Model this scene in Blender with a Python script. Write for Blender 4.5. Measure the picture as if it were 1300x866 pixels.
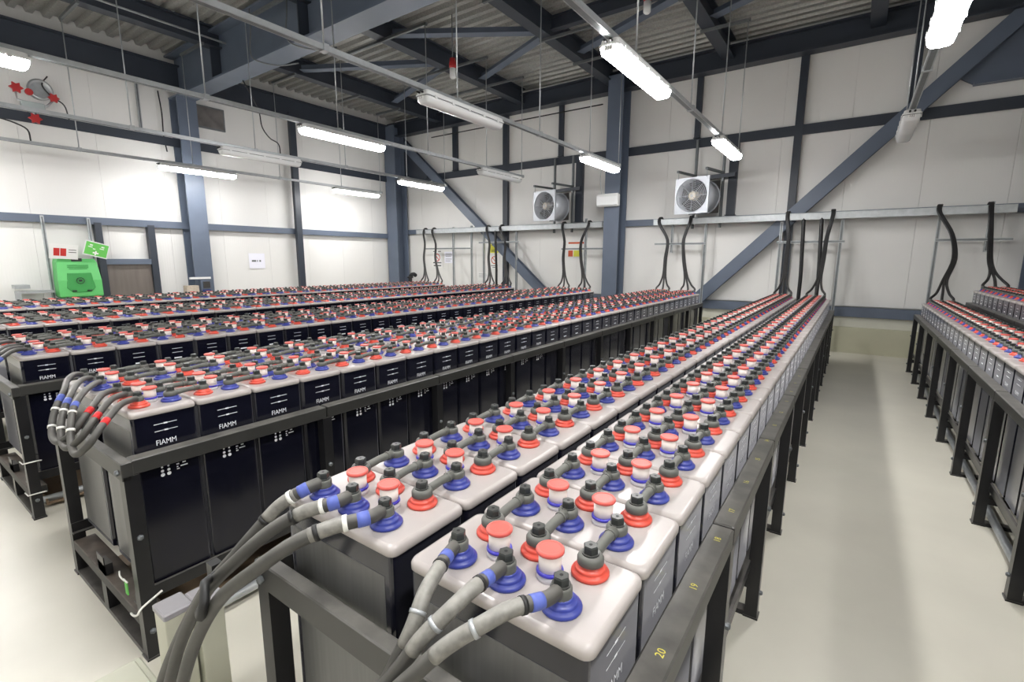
import bpy, math, random
from mathutils import Vector, Matrix
random.seed(7)
for o in list(bpy.data.objects): bpy.data.objects.remove(o, do_unlink=True)
scene = bpy.context.scene
col = scene.collection

# ------------------------------------------------------------------ camera, world, exposure
FPX = 610.77
yaw, pitch, roll = math.radians(35.247), math.radians(9.682), math.radians(-0.2466)
cf = Vector((-math.sin(yaw)*math.cos(pitch), math.cos(yaw)*math.cos(pitch), -math.sin(pitch)))
cr0 = Vector((math.cos(yaw), math.sin(yaw), 0)); cd0 = cf.cross(cr0)
cr = math.cos(roll)*cr0 + math.sin(roll)*cd0
cd = -math.sin(roll)*cr0 + math.cos(roll)*cd0
cam_d = bpy.data.cameras.new('camera'); cam_d.sensor_width = 36; cam_d.lens = FPX*36/1300
cam_d.clip_start = .02; cam_d.clip_end = 100
cam = bpy.data.objects.new('camera', cam_d); col.objects.link(cam)
M3 = Matrix((cr, -cd, -cf)).transposed()
cam.matrix_world = Matrix.Translation((0, 0, 1.57)) @ M3.to_4x4()
scene.camera = cam
world = bpy.data.worlds.new('world'); scene.world = world; world.use_nodes = True
world.node_tree.nodes['Background'].inputs[0].default_value = (.8, .85, 1, 1)
world.node_tree.nodes['Background'].inputs[1].default_value = .25
LAMP = 17.0                      # emission of the fluorescent diffusers
scene.view_settings.view_transform = 'Standard'; scene.view_settings.look = 'None'
scene.view_settings.exposure = 2.03; scene.view_settings.gamma = 1
scene.view_settings.use_curve_mapping = False

# ------------------------------------------------------------------ materials
def lin(c):
    return tuple((v/12.92 if v <= .04045 else ((v+.055)/1.055)**2.4) for v in (x/255 for x in c))
MATS = {}
def mat(name, rgb, rough=.5, metal=0, var=.0, vscale=8, bump=0, bscale=60, dust=0, dustcol=(150, 145, 138), spec=.5, coat=0, emit=0, trans=0, wave=None, stretch=None, sheen=0):
    m = bpy.data.materials.new(name); m.use_nodes = True
    nt = m.node_tree; N = nt.nodes; L = nt.links
    b = N['Principled BSDF']; c = lin(rgb)
    b.inputs['Base Color'].default_value = (*c, 1); b.inputs['Roughness'].default_value = rough
    b.inputs['Metallic'].default_value = metal
    b.inputs['Specular IOR Level'].default_value = spec
    if coat: b.inputs['Coat Weight'].default_value = coat; b.inputs['Coat Roughness'].default_value = .08
    if emit:
        b.inputs['Emission Color'].default_value = (1, .99, .985, 1); b.inputs['Emission Strength'].default_value = emit
    if sheen: b.inputs['Sheen Weight'].default_value = sheen; b.inputs['Sheen Roughness'].default_value = .35; b.inputs['Sheen Tint'].default_value = (.8, .8, .85, 1)
    if trans: b.inputs['Transmission Weight'].default_value = trans
    tc = N.new('ShaderNodeTexCoord')
    src = None
    if var or dust or bump:
        vec = tc.outputs['Object']
        if stretch:
            mp = N.new('ShaderNodeMapping'); mp.inputs['Scale'].default_value = stretch
            L.new(tc.outputs['Object'], mp.inputs[0]); vec = mp.outputs[0]
    if var:
        n = N.new('ShaderNodeTexNoise'); n.inputs['Scale'].default_value = vscale; n.inputs['Detail'].default_value = 6
        L.new(vec, n.inputs['Vector'])
        r = N.new('ShaderNodeMapRange'); r.inputs[1].default_value = .3; r.inputs[2].default_value = .7
        r.inputs[3].default_value = 1-var; r.inputs[4].default_value = 1+var
        L.new(n.outputs[0], r.inputs[0])
        mx = N.new('ShaderNodeMix'); mx.data_type = 'RGBA'; mx.blend_type = 'MULTIPLY'; mx.inputs[0].default_value = 1
        mx.inputs[6].default_value = (*c, 1); L.new(r.outputs[0], mx.inputs[7])
        src = mx.outputs[2]
    if dust:   # settled dust on upward faces, broken up by noise
        g = N.new('ShaderNodeNewGeometry'); s = N.new('ShaderNodeSeparateXYZ'); L.new(g.outputs['Normal'], s.inputs[0])
        n2 = N.new('ShaderNodeTexNoise'); n2.inputs['Scale'].default_value = 14; n2.inputs['Detail'].default_value = 5
        L.new(vec, n2.inputs['Vector'])
        r2 = N.new('ShaderNodeMapRange'); r2.inputs[1].default_value = .35; r2.inputs[2].default_value = .95
        L.new(s.outputs[2], r2.inputs[0])
        mu = N.new('ShaderNodeMath'); mu.operation = 'MULTIPLY'; L.new(r2.outputs[0], mu.inputs[0]); L.new(n2.outputs[0], mu.inputs[1])
        mu2 = N.new('ShaderNodeMath'); mu2.operation = 'MULTIPLY'; L.new(mu.outputs[0], mu2.inputs[0]); mu2.inputs[1].default_value = dust*2
        mu2.use_clamp = True
        mx2 = N.new('ShaderNodeMix'); mx2.data_type = 'RGBA'
        L.new(mu2.outputs[0], mx2.inputs[0])
        if src: L.new(src, mx2.inputs[6])
        else: mx2.inputs[6].default_value = (*c, 1)
        mx2.inputs[7].default_value = (*lin(dustcol), 1); src = mx2.outputs[2]
    if src: L.new(src, b.inputs['Base Color'])
    if bump or wave:
        bp = N.new('ShaderNodeBump'); bp.inputs['Strength'].default_value = bump or wave[2]
        bp.inputs['Distance'].default_value = .004
        if wave:
            w = N.new('ShaderNodeTexWave'); w.bands_direction = wave[0]; w.inputs['Scale'].default_value = wave[1]
            L.new(tc.outputs['Object'], w.inputs['Vector']); L.new(w.outputs['Fac'], bp.inputs['Height'])
        else:
            n3 = N.new('ShaderNodeTexNoise'); n3.inputs['Scale'].default_value = bscale; n3.inputs['Detail'].default_value = 4
            L.new(vec, n3.inputs['Vector']); L.new(n3.outputs[0], bp.inputs['Height'])
        L.new(bp.outputs[0], b.inputs['Normal'])
    MATS[name] = m
    return m
mat('floor', (211, 207, 193), .34, var=.07, vscale=1.3, spec=.4)
mat('plinth_top', (206, 205, 192), .55, var=.03, vscale=2)
mat('plinth', (190, 188, 164), .55, var=.05, vscale=2)
mat('panel_x', (226, 225, 222), .45, var=.02, vscale=1, wave=('X', 7.5, .12))
mat('panel_y', (226, 225, 222), .45, var=.02, vscale=1, wave=('Y', 7.5, .12))
mat('seam', (205, 204, 200), .6)
mat('wall_white', (222, 221, 217), .6)
mat('steel_blue', (94, 104, 120), .42, var=.06, vscale=3)
mat('steel_dark', (50, 56, 66), .45, var=.06, vscale=3)
mat('deck', (172, 172, 168), .36, metal=.3, var=.18, vscale=40, bump=.5, bscale=70)
mat('galv', (176, 180, 182), .38, metal=.55, var=.10, vscale=14)
mat('galv_dark', (112, 116, 118), .45, metal=.5, var=.10, vscale=14)
mat('rack', (28, 28, 30), .3, var=.12, vscale=9, dust=.42, dustcol=(128, 124, 118))
mat('rack_rail', (50, 50, 48), .38, var=.12, vscale=9, dust=.45, dustcol=(134, 131, 124))
mat('rack_dusty', (40, 38, 36), .5, var=.12, vscale=9, dust=.6, dustcol=(118, 108, 98))
mat('case', (13, 14, 27), .14, var=.15, vscale=6, spec=.55, sheen=.5)
mat('plates', (94, 94, 93), .3, var=.12, vscale=5, stretch=(18, 18, .6))
mat('lid', (177, 170, 166), .27, var=.035, vscale=9, spec=.5)
mat('cap_red', (218, 96, 86), .4)
mat('red', (212, 80, 64), .36, var=.05, vscale=30)
mat('blue', (52, 64, 150), .36, var=.06, vscale=30, dust=.10)
mat('plugwhite', (240, 231, 222), .4)
mat('clear_base', (215, 212, 214), .3)
mat('ring_blue', (58, 54, 168), .35)
mat('link', (90, 92, 87), .5, var=.10, vscale=40, dust=.22, dustcol=(140, 138, 130))
mat('bolt', (48, 52, 51), .35, metal=.2, dust=.15)
mat('hole', (12, 12, 12), .6)
mat('cable', (66, 65, 62), .5, var=.14, vscale=25, dust=.35, dustcol=(140, 137, 130))
mat('cable_black', (30, 30, 32), .45, dust=.1)
mat('sleeve', (120, 118, 112), .45, var=.3, vscale=60, dust=.2, dustcol=(200, 198, 190))
mat('tape_blue', (84, 100, 178), .45); mat('tape_red', (206, 36, 38), .45)
mat('tie_white', (232, 232, 226), .45); mat('tie_black', (30, 30, 30), .45)
mat('print_white', (236, 238, 242), .5); mat('print_yellow', (226, 216, 96), .6)
mat('print_black', (40, 40, 44), .6); mat('print_red', (196, 48, 44), .6)
mat('lamp_on', (255, 255, 252), .4, emit=LAMP)
mat('lamp_off', (222, 224, 224), .25, spec=.5)
mat('lamp_body', (226, 227, 226), .4)
mat('tube', (240, 240, 240), .3)
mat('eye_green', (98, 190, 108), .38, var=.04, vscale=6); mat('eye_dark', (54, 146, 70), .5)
mat('sign_green', (100, 188, 84), .5); mat('sign_white', (232, 232, 230), .5); mat('sign_yellow', (226, 222, 74), .5)
mat('sign_orange', (196, 84, 40), .5)
mat('brown', (112, 104, 98), .5, var=.10, vscale=3, stretch=(1, 6, .6))
mat('plate_brown', (132, 112, 90), .6, var=.12, vscale=3)
mat('trunk_beige', (188, 188, 170), .4, var=.05, vscale=4)
mat('trunk_cap', (150, 148, 152), .42, dust=.2)
mat('fan_grey', (178, 182, 188), .4, metal=.2, var=.05); mat('fan_dark', (58, 56, 54), .45); mat('fan_hub', (196, 186, 168), .4)
mat('vent_dark', (104, 100, 98), .5, var=.25, vscale=6)
mat('valve_red', (176, 44, 44), .4); mat('glass_grey', (176, 186, 186), .15, spec=.8)
mat('cardboard', (190, 176, 160), .7, var=.15, vscale=25); mat('switch_blue', (44, 62, 130), .4)
mat('paper', (234, 234, 244), .7); mat('foam', (150, 152, 110), .7)

# ------------------------------------------------------------------ mesh builder
class MB:
    def __init__(s): s.v = []; s.f = []; s.m = []; s.sm = []; s.mats = []
    def mi(s, name):
        if name not in s.mats: s.mats.append(name)
        return s.mats.index(name)
    def add(s, vs, fs, m, smooth=False):
        o = len(s.v); k = s.mi(m); s.v += [tuple(v) for v in vs]
        for f in fs: s.f.append(tuple(i+o for i in f)); s.m.append(k); s.sm.append(smooth)
        return s
    def box(s, x0, x1, y0, y1, z0, z1, m):
        vs = [(x, y, z) for z in (z0, z1) for y in (y0, y1) for x in (x0, x1)]
        return s.add(vs, [(0, 2, 3, 1), (4, 5, 7, 6), (0, 1, 5, 4), (2, 6, 7, 3), (0, 4, 6, 2), (1, 3, 7, 5)], m)
    def bevbox(s, x0, x1, y0, y1, z0, z1, b, m):
        return s.loft([rrect(x0+i, x1-i, y0+i, y1-i, z, b, 2) for z, i in ((z0, b), (z0+b, 0), (z1-b, 0), (z1, b))], m)
    def loft(s, rings, m, smooth=False, cap=True):
        n = len(rings[0]); vs = [p for r in rings for p in r]; fs = []
        for k in range(len(rings)-1):
            for i in range(n):
                j = (i+1) % n; fs.append((k*n+i, k*n+j, (k+1)*n+j, (k+1)*n+i))
        s.add(vs, fs, m, smooth)
        if cap:
            s.add(rings[0], [tuple(range(n-1, -1, -1))], m); s.add(rings[-1], [tuple(range(n))], m)
        return s
    def lathe(s, prof, c, m, seg=16, smooth=True, cap=True):
        cx, cy, cz = c
        rings = [[(cx+r*math.cos(2*math.pi*i/seg), cy+r*math.sin(2*math.pi*i/seg), cz+z) for i in range(seg)] for r, z in prof]
        return s.loft(rings, m, smooth, cap)
    def tube(s, pts, r, m, seg=10, closed=False, smooth=True):
        pts = [Vector(p) for p in pts]; n = len(pts); rings = []
        rr = r if isinstance(r, (list, tuple)) else [r]*n
        up = None
        for i, p in enumerate(pts):
            if closed: t = pts[(i+1) % n]-pts[i-1]
            else: t = pts[min(i+1, n-1)]-pts[max(i-1, 0)]
            t.normalize()
            if up is None: up = Vector((0, 0, 1)) if abs(t.z) < .9 else Vector((1, 0, 0))
            a = t.cross(up).normalized(); up = a.cross(t).normalized()
            rings.append([tuple(p + rr[i]*(math.cos(2*math.pi*k/seg)*a + math.sin(2*math.pi*k/seg)*up)) for k in range(seg)])
        if closed: rings.append(rings[0])
        return s.loft(rings, m, smooth, not closed)
    def bar(s, p0, p1, w, h, m, up=(0, 0, 1)):
        """box section bar from p0 to p1"""
        p0 = Vector(p0); p1 = Vector(p1); t = (p1-p0).normalized(); u = Vector(up)
        a = t.cross(u).normalized(); u = a.cross(t).normalized()
        R = lambda p: [tuple(p+sx*a*w/2+sz*u*h/2) for sx, sz in ((-1, -1), (1, -1), (1, 1), (-1, 1))]
        return s.loft([R(p0), R(p1)], m)
    def ibar(s, p0, p1, w, h, tf, tw, m, up=(0, 0, 1)):
        p0 = Vector(p0); p1 = Vector(p1); t = (p1-p0).normalized(); u = Vector(up)
        a = t.cross(u).normalized(); u = a.cross(t).normalized()
        q = [(-w/2, -h/2), (w/2, -h/2), (w/2, -h/2+tf), (tw/2, -h/2+tf), (tw/2, h/2-tf), (w/2, h/2-tf), (w/2, h/2), (-w/2, h/2), (-w/2, h/2-tf), (-tw/2, h/2-tf), (-tw/2, -h/2+tf), (-w/2, -h/2+tf)]
        R = lambda p: [tuple(p+x*a+z*u) for x, z in q]
        o = len(s.v); n = 12; k = s.mi(m)
        A, B = R(p0), R(p1); s.v += A+B
        fs = [(i, (i+1) % n, n+(i+1) % n, n+i) for i in range(n)]
        for b in (0, n): fs += [(b+0, b+1, b+2, b+11), (b+3, b+4, b+9, b+10), (b+5, b+6, b+7, b+8)]
        for f in fs: s.f.append(tuple(i+o for i in f)); s.m.append(k); s.sm.append(False)
        return s
    def prism(s, poly, axis, d0, d1, m):
        """extrude a 2D polygon: axis 'x' poly=(y,z), 'y' poly=(x,z), 'z' poly=(x,y)"""
        def P(a, b, d): return {'x': (d, a, b), 'y': (a, d, b), 'z': (a, b, d)}[axis]
        return s.loft([[P(a, b, d0) for a, b in poly], [P(a, b, d1) for a, b in poly]], m)
    def mesh(s, name):
        me = bpy.data.meshes.new(name); me.from_pydata(s.v, [], s.f)
        for k in s.mats: me.materials.append(MATS[k])
        me.polygons.foreach_set('material_index', s.m); me.polygons.foreach_set('use_smooth', s.sm)
        import bmesh
        bm = bmesh.new(); bm.from_mesh(me); bmesh.ops.remove_doubles(bm, verts=bm.verts, dist=1e-5)
        bmesh.ops.recalc_face_normals(bm, faces=bm.faces); bm.to_mesh(me); bm.free()
        me.update(); return me
    def build(s, name, parent=None, loc=(0, 0, 0), rz=0):
        return link(name, s.mesh(name), parent, loc, rz)
def rrect(x0, x1, y0, y1, z, r, seg=4):
    out = []
    for cx, cy, a0 in ((x1-r, y1-r, 0), (x0+r, y1-r, 90), (x0+r, y0+r, 180), (x1-r, y0+r, 270)):
        for i in range(seg+1):
            a = math.radians(a0+90*i/seg); out.append((cx+r*math.cos(a), cy+r*math.sin(a), z))
    return out
def link(name, me, parent=None, loc=(0, 0, 0), rz=0):
    o = bpy.data.objects.new(name, me); col.objects.link(o); o.location = loc; o.rotation_euler = (0, 0, rz)
    if parent: o.parent = parent
    return o
def tag(o, label, cat, group=None):
    o['label'] = label; o['category'] = cat
    if group: o['group'] = group
    return o
def thing(name, label, cat, loc=(0, 0, 0), group=None, rz=0):
    return tag(link(name, None, None, loc, rz), label, cat, group)
def struct(o): o['kind'] = 'structure'; return o
TEXTS = {}
def text_mesh(s, size, m, ext=.0004, align='CENTER'):
    key = (s, size, m)
    if key in TEXTS: return TEXTS[key]
    cu = bpy.data.curves.new('lettering', 'FONT'); cu.body = s; cu.size = size; cu.extrude = ext; cu.align_x = align; cu.align_y = 'CENTER'; cu.resolution_u = 2
    o = bpy.data.objects.new('lettering', cu); col.objects.link(o)
    dg = bpy.context.evaluated_depsgraph_get(); me = bpy.data.meshes.new_from_object(o.evaluated_get(dg))
    bpy.data.objects.remove(o); me.materials.clear(); me.materials.append(MATS[m]); TEXTS[key] = me
    return me
def text_into(mb, s, size, m, T):
    """bake lettering into a builder; T maps (x,y,z) of the flat text to a point"""
    me = text_mesh(s, size, m)
    mb.add([T(*v.co) for v in me.vertices], [tuple(p.vertices) for p in me.polygons], m)
def smooth_path(pts, n=6):
    P = [Vector(p) for p in pts]; out = []
    P = [2*P[0]-P[1]]+P+[2*P[-1]-P[-2]]
    for i in range(1, len(P)-2):
        a, b, c, d = P[i-1:i+3]
        for k in range(n):
            t = k/n
            out.append(.5*((2*b)+(c-a)*t+(2*a-5*b+4*c-d)*t*t+(3*b-a-3*c+d)*t**3))
    out.append(P[-2]); return out
def ordinal(n):
    return '%d%s' % (n, 'th' if 10 <= n % 100 <= 20 else {1: 'st', 2: 'nd', 3: 'rd'}.get(n % 10, 'th'))

# ------------------------------------------------------------------ room shell
XL, XR, YB, YF, ZC = -11.3, 4.6, 10.1, -4.2, 5.46
struct(MB().box(XL-.3, XR+.3, YF-.3, YB+.3, -.12, 0, 'floor').build('floor'))
wb = struct(MB().box(XL-.3, XR+.3, YB+.03, YB+.25, 0, 5.9, 'seam').build('wall_back'))
MB().box(XL, XR, YB-.10, YB+.03, 0, .44, 'plinth').build('plinth', wb)
MB().box(XL, XR, YB-.03, YB+.03, .44, .62, 'plinth_top').build('plinth_cap', wb)
pm = MB().box(.0015, .9985, -.015, .03, 0, 4.7, 'panel_x').mesh('wall_panel')
for i in range(16):
    link('wall_panel', pm, wb, (XL+i, YB, .80))
wl = struct(MB().box(XL-.25, XL-.03, YF-.3, YB+.3, 0, 5.9, 'seam').build('wall_left'))
MB().box(XL-.03, XL+.02, YF, YB, 0, .62, 'plinth').build('plinth', wl)
pm = MB().box(-.03, .015, .0015, .9985, 0, 4.4, 'panel_y').mesh('wall_panel')
for i in range(15):
    y = YB-1-i
    if y < YF-1: break
    link('wall_panel', pm, wl, (XL, y, .80))
struct(MB().box(XR, XR+.25, YF-.3, YB+.3, 0, 5.9, 'wall_white').build('wall_right'))
struct(MB().box(XL-.3, XR+.3, YF-.25, YF, 0, 5.9, 'wall_white').build('wall_front'))
struct(MB().box(XL, XR, YB-.09, YB+.03, .62, .78, 'steel_blue').build('trim_1'))
struct(MB().box(XL-.03, XL+.09, YF, YB, .62, .78, 'steel_blue').build('trim_2'))
# corrugated roof deck, ribs running left-right
b = MB(); per = .21; y = YF-.2; prof = []
while y < YB+.2:
    prof += [(y, ZC+.07), (y+.075, ZC+.07), (y+.10, ZC), (y+.185, ZC)]; y += per
n = len(prof)
b.add([(XL-.2, a, z) for a, z in prof]+[(XR+.2, a, z) for a, z in prof], [(i, i+1, n+i+1, n+i) for i in range(n-1)], 'deck')
b.box(XL-.2, XR+.2, YF-.2, YB+.2, ZC+.16, ZC+.22, 'deck')
struct(b.build('ceiling'))

# ------------------------------------------------------------------ structural steel
def beam(name, p0, p1, w, h, label, m='steel_dark', up=(0, 0, 1), cat='beam', tf=.025, tw=.02):
    o = MB().ibar(p0, p1, w, h, tf, tw, m, up).build(name); return tag(o, label, cat)
# girts along the walls
def girt(name, x0, x1, y0, y1, z0, z1, label, m='steel_blue'):
    b = MB().box(x0, x1, y0, y1, z0, z1, m)
    if x1-x0 > y1-y0: b.box(x0, x1, y0, y0+.012, z0-.03, z0, m)
    else: b.box(x1-.012, x1, y0, y1, z0-.03, z0, m)
    return tag(b.build(name), label, 'girt')
girt('wall_girt', XL+.01, XR, YB-.095, YB-.016, 2.29, 2.39, 'blue steel girt along back wall behind the cable tray', 'steel_blue')
girt('wall_girt', XL+.01, XR, YB-.095, YB-.016, 3.72, 3.86, 'blue steel girt running along upper half of back wall', 'steel_dark')
girt('wall_girt', XL+.016, XL+.13, YF, YB, 2.17, 2.27, 'blue steel girt along left wall just above the eyewash station', 'steel_blue')
girt('wall_girt', XL+.016, XL+.15, YF, YB, 3.74, 3.87, 'upper blue steel girt along the left wall behind hanging lamps', 'steel_dark')
def wpost(x, y, z0, z1, wx, wy, label, m='steel_dark'):
    wy = min(wy, .085) if y > 9 else wy
    return tag(MB().box(x-wx/2, x+wx/2, y-wy/2, y+wy/2, z0, z1, m).box(x-wx*.62, x+wx*.62, y-wy*.62, y+wy*.62, z0, z0+.012, m).build('wall_post'), label, 'post')
wpost(-1.05, YB-.06, .79, 5.0, .12, .1, 'dark steel wall post crossed by the right diagonal brace')
wpost(.45, YB-.06, 3.9, 5.0, .1, .1, 'short dark wall post near the top right of back wall')
wpost(-2.05, YB-.06, 2.4, 3.7, .15, .1, 'short dark wall post just right of the front-facing fan')
wpost(-2.75, YB-.06, 3.87, 5.0, .1, .1, 'dark wall post above the front-facing fan')
wpost(-7.3, YB-.06, .79, 5.0, .14, .1, 'dark wall post crossed by left diagonal brace')
wpost(-5.25, YB-.06, 2.4, 3.7, .17, .1, 'short dark wall post between left fan and middle column')
wpost(-5.75, YB-.06, 3.87, 5.0, .1, .1, 'dark wall post above the left fan')
wpost(-8.95, YB-.06, 3.87, 5.0, .14, .1, 'dark upper wall post near the corner column')
wpost(XL+.2, 6.75, .8, 4.9, .1, .14, 'dark steel post on left wall right of the paper notice')
# columns
def hcol(x, y, w, d, z1, along, label):
    b = MB(); up = (1, 0, 0) if along == 'x' else (0, 1, 0)
    b.ibar((x, y, 0), (x, y, z1), w, d, .03, .02, 'steel_blue', up)
    b.box(x-.25, x+.25, y-.25, y+.25, 0, .025, 'steel_dark')
    return tag(b.build('steel_column'), label, 'column')
hcol(-11.08, 4.48, .34, .36, 4.62, 'x', 'blue steel column on the left wall beside the brown panel')
hcol(-4.28, 9.82, .33, .40, 5.2, 'y', 'blue steel column in middle of back wall carrying emergency light')
hcol(-11.0, 9.78, .42, .42, 5.2, 'y', 'blue steel corner column where left and back walls meet')
hcol(2.12, 9.85, .33, .36, 5.2, 'y', 'blue steel column at the right edge of back wall')
hcol(-11.08, -1.5, .34, .36, 4.62, 'x', 'blue steel column on left wall behind the camera')
# diagonal braces (in front of the wall)
tag(MB().ibar((-2.52, 9.93, .80), (1.75, 9.93, 5.14), .22, .13, .015, .012, 'steel_blue', (0, 1, 0)).build('diagonal_brace'), 'long blue diagonal brace rising to the right across back wall', 'brace')
tag(MB().ibar((-5.9, 9.93, .62), (-10.75, 9.93, 4.72), .22, .13, .015, .012, 'steel_blue', (0, 1, 0)).build('diagonal_brace'), 'long blue diagonal brace rising to the left toward corner column', 'brace')
tag(MB().prism([(-10.8, 3.6), (-9.9, 3.75), (-10.0, 4.25), (-10.8, 4.95)], 'y', 9.93, 9.955, 'steel_dark').build('gusset_plate'), 'dark gusset plate beside the corner column top', 'plate')
# rafters across, secondary beams along
def rafter(y, label):
    r = thing('roof_rafter', label, 'beam', (0, y, 0))
    MB().ibar((XL+.05, 0, 4.99), (XR, 0, 4.99), .36, .78, .03, .02, 'steel_blue').build('rafter_beam', r)
    for x in (-9.4, -6.75, -4.5, -2.25, -.1, 2.1):
        MB().box(x-.01, x+.01, -.17, -.012, 4.63, 5.35, 'steel_dark').build('stiffener', r)
    return r
rafter(4.48, 'deep blue steel rafter spanning the room from the left column')
rafter(-1.5, 'deep steel rafter behind the camera')
for x, lb in ((-9.4, 'leftmost dark roof beam running front to back'), (-6.75, 'second dark roof beam from the left running front to back'), (-4.5, 'third dark roof beam from the left, ending above middle column'), (-2.25, 'fourth dark roof beam from the left running front to back'), (-.1, 'fifth dark roof beam from the left, over the right aisle'), (2.1, 'rightmost dark roof beam running front to back')):
    beam('roof_beam', (x, YF, 5.28), (x, 9.9, 5.28), .2, .32, lb)
beam('edge_beam', (XL, 9.9, 5.14), (XR, 9.9, 5.14), .24, .36, 'dark edge beam along the top of back wall')
beam('edge_beam', (XL+.16, YF, 4.98), (XL+.16, YB, 4.98), .22, .46, 'dark eaves beam along the top of left wall')
tag(MB().prism([(1.72, 4.96), (.95, 4.22), (1.12, 4.10), (XR, 4.10), (XR, 4.96)], 'y', 10.0, 10.05, 'steel_blue').box(1.12, XR, 9.93, 10.05, 4.08, 4.11, 'steel_blue').build('haunch_beam'), 'deep dark haunch beam at top right of back wall', 'beam')  # bluer steel tone stands in for lamp glare on this beam
def rbrace(p0, p1, label):
    tag(MB().bar(p0, p1, .16, .012, 'steel_blue').bar((p0[0], p0[1], p0[2]+.05), (p1[0], p1[1], p1[2]+.05), .012, .11, 'steel_blue').build('roof_brace'), label, 'brace')
for x0, x1, nm in ((-6.65, -4.6, 'left of middle column'), (-4.4, -2.35, 'right of middle column'), (-2.15, -.2, 'over the centre rack'), (-9.3, -6.85, 'near the left wall')):
    rbrace((x0, 5.95, 5.2), (x1, 7.25, 5.2), 'angle roof brace in nearer half of bay ' + nm)
    rbrace((x0, 8.3, 5.2), (x1, 7.4, 5.2), 'angle roof brace in farther half of bay ' + nm)
for y, x0, x1, nm in ((7.3, -4.4, -2.35, 'right of middle column'), (2.4, -9.3, -6.85, 'in front of the rafter at left'), (2.4, -6.65, -4.6, 'in front of the rafter at centre')):
    beam('cross_strut', (x0, y, 5.3), (x1, y, 5.3), .12, .2, 'short cross strut between roof beams ' + nm)

# ------------------------------------------------------------------ fluorescent lamps on hung trunking
ROWS = {'-1': -3.35, '0': -.06, '1': 3.62, '2': 7.1}  # rear row is unseen, added for more even light
LX = [-10.1, -7.87, -5.75, -3.66, -1.68, .33, 2.4]  # last column is unseen, added to light the right side
OFF = {(2.4, '-1'), (2.4, '1'), (2.4, '2'), (-3.66, '0'), (0.33, '2'), (-3.66, '1'), (-5.75, '2'), (-7.87, '1')}
LNAME = {-10.1: 'trunking nearest the left wall', -7.87: 'second trunking from the left wall', -5.75: 'third trunking from the left wall', -3.66: 'trunking left of the middle column', -1.68: 'trunking over the centre rack', .33: 'trunking over the right aisle', 2.4: 'added rightmost trunking out of view'}
RNAME = {'-1': 'added behind the camera', '0': 'nearest', '1': 'middle', '2': 'farthest'}
def lamp_profile(y, zs, ins):    # rounded trough, ring in XZ
    w = .082-ins
    q = [(-w, 0), (-w*.97, -.022), (-w*.86, -.048), (-w*.62, -.064), (0, -.068), (w*.62, -.064), (w*.86, -.048), (w*.97, -.022), (w, 0)]
    return [(x, y, z*zs) for x, z in q]
def lamp_meshes():
    L = 1.26
    out = {}
    for k, m in (('on', 'lamp_on'), ('off', 'lamp_off')):
        rings = [lamp_profile(0.0, .35, .016), lamp_profile(.012, .8, .006), lamp_profile(.03, 1, 0), lamp_profile(L-.03, 1, 0), lamp_profile(L-.012, .8, .006), lamp_profile(L, .35, .016)]
        out['diff_'+k] = MB().loft(rings, m, True).mesh('diffuser')
    b = MB().loft([rrect(-.086+i, .086-i, -.006+i, L+.006-i, z, .02, 3) for z, i in ((0, 0), (.012, 0), (.014, .008), (.045, .014), (.05, .022))], 'lamp_body')
    out['body'] = b.mesh('housing')
    b = MB()
    out['clip'] = MB().box(-.004, .004, 0, .03, -.014, .02, 'lamp_body').mesh('clip')
    out['gland'] = MB().lathe([(.011, 0), (.011, .02), (.008, .024), (.008, .036)], (0, 0, 0), 'tie_black', 10).mesh('cable_gland')
    out['gasket'] = MB().loft([rrect(-.083, .083, -.003, L+.003, z, .02, 3) for z in (-.004, 0)], 'tie_black').mesh('gasket')
    return out
LM = lamp_meshes(); ZL = 3.15
for x in LX:
    for r, y in ROWS.items():
        if r == '-1' and x not in (-7.87, -3.66, .33): continue
        on = (x, r) not in OFF
        lab = '%s fluorescent lamp, %s on the %s' % ('lit white' if on else 'unlit', RNAME[r], LNAME[x])
        t = thing('fluorescent_lamp', lab, 'lamp', (x, y, ZL), 'ceiling lamps on hung trunking')
        link('diffuser', LM['diff_on' if on else 'diff_off'], t)
        link('housing', LM['body'], t, (0, 0, .004)); link('gasket', LM['gasket'], t, (0, 0, .002))
        for k in range(10): link('clip', LM['clip'], t, (.088*(1 if k % 2 else -1), .1+(k//2)*.255, 0))
        for s in (-1, 1):
            g = link('cable_gland', LM['gland'], t, (s*.022, -.004, .03)); g.rotation_euler = (math.radians(90), 0, 0)
        tag_txt = {(.33, '2'): '102', (-3.66, '1'): '121', (-1.68, '1'): '114'}.get((x, r))
        if tag_txt:
            b = MB().box(-.035, .035, -.0075, -.006, -.036, -.006, 'sign_white')
            text_into(b, tag_txt, .034, 'print_black', lambda a, c, d: (a, -.0082-d*.2, -.021+c))
            b.build('number_tag', t, (0, -.004, 0))
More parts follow.
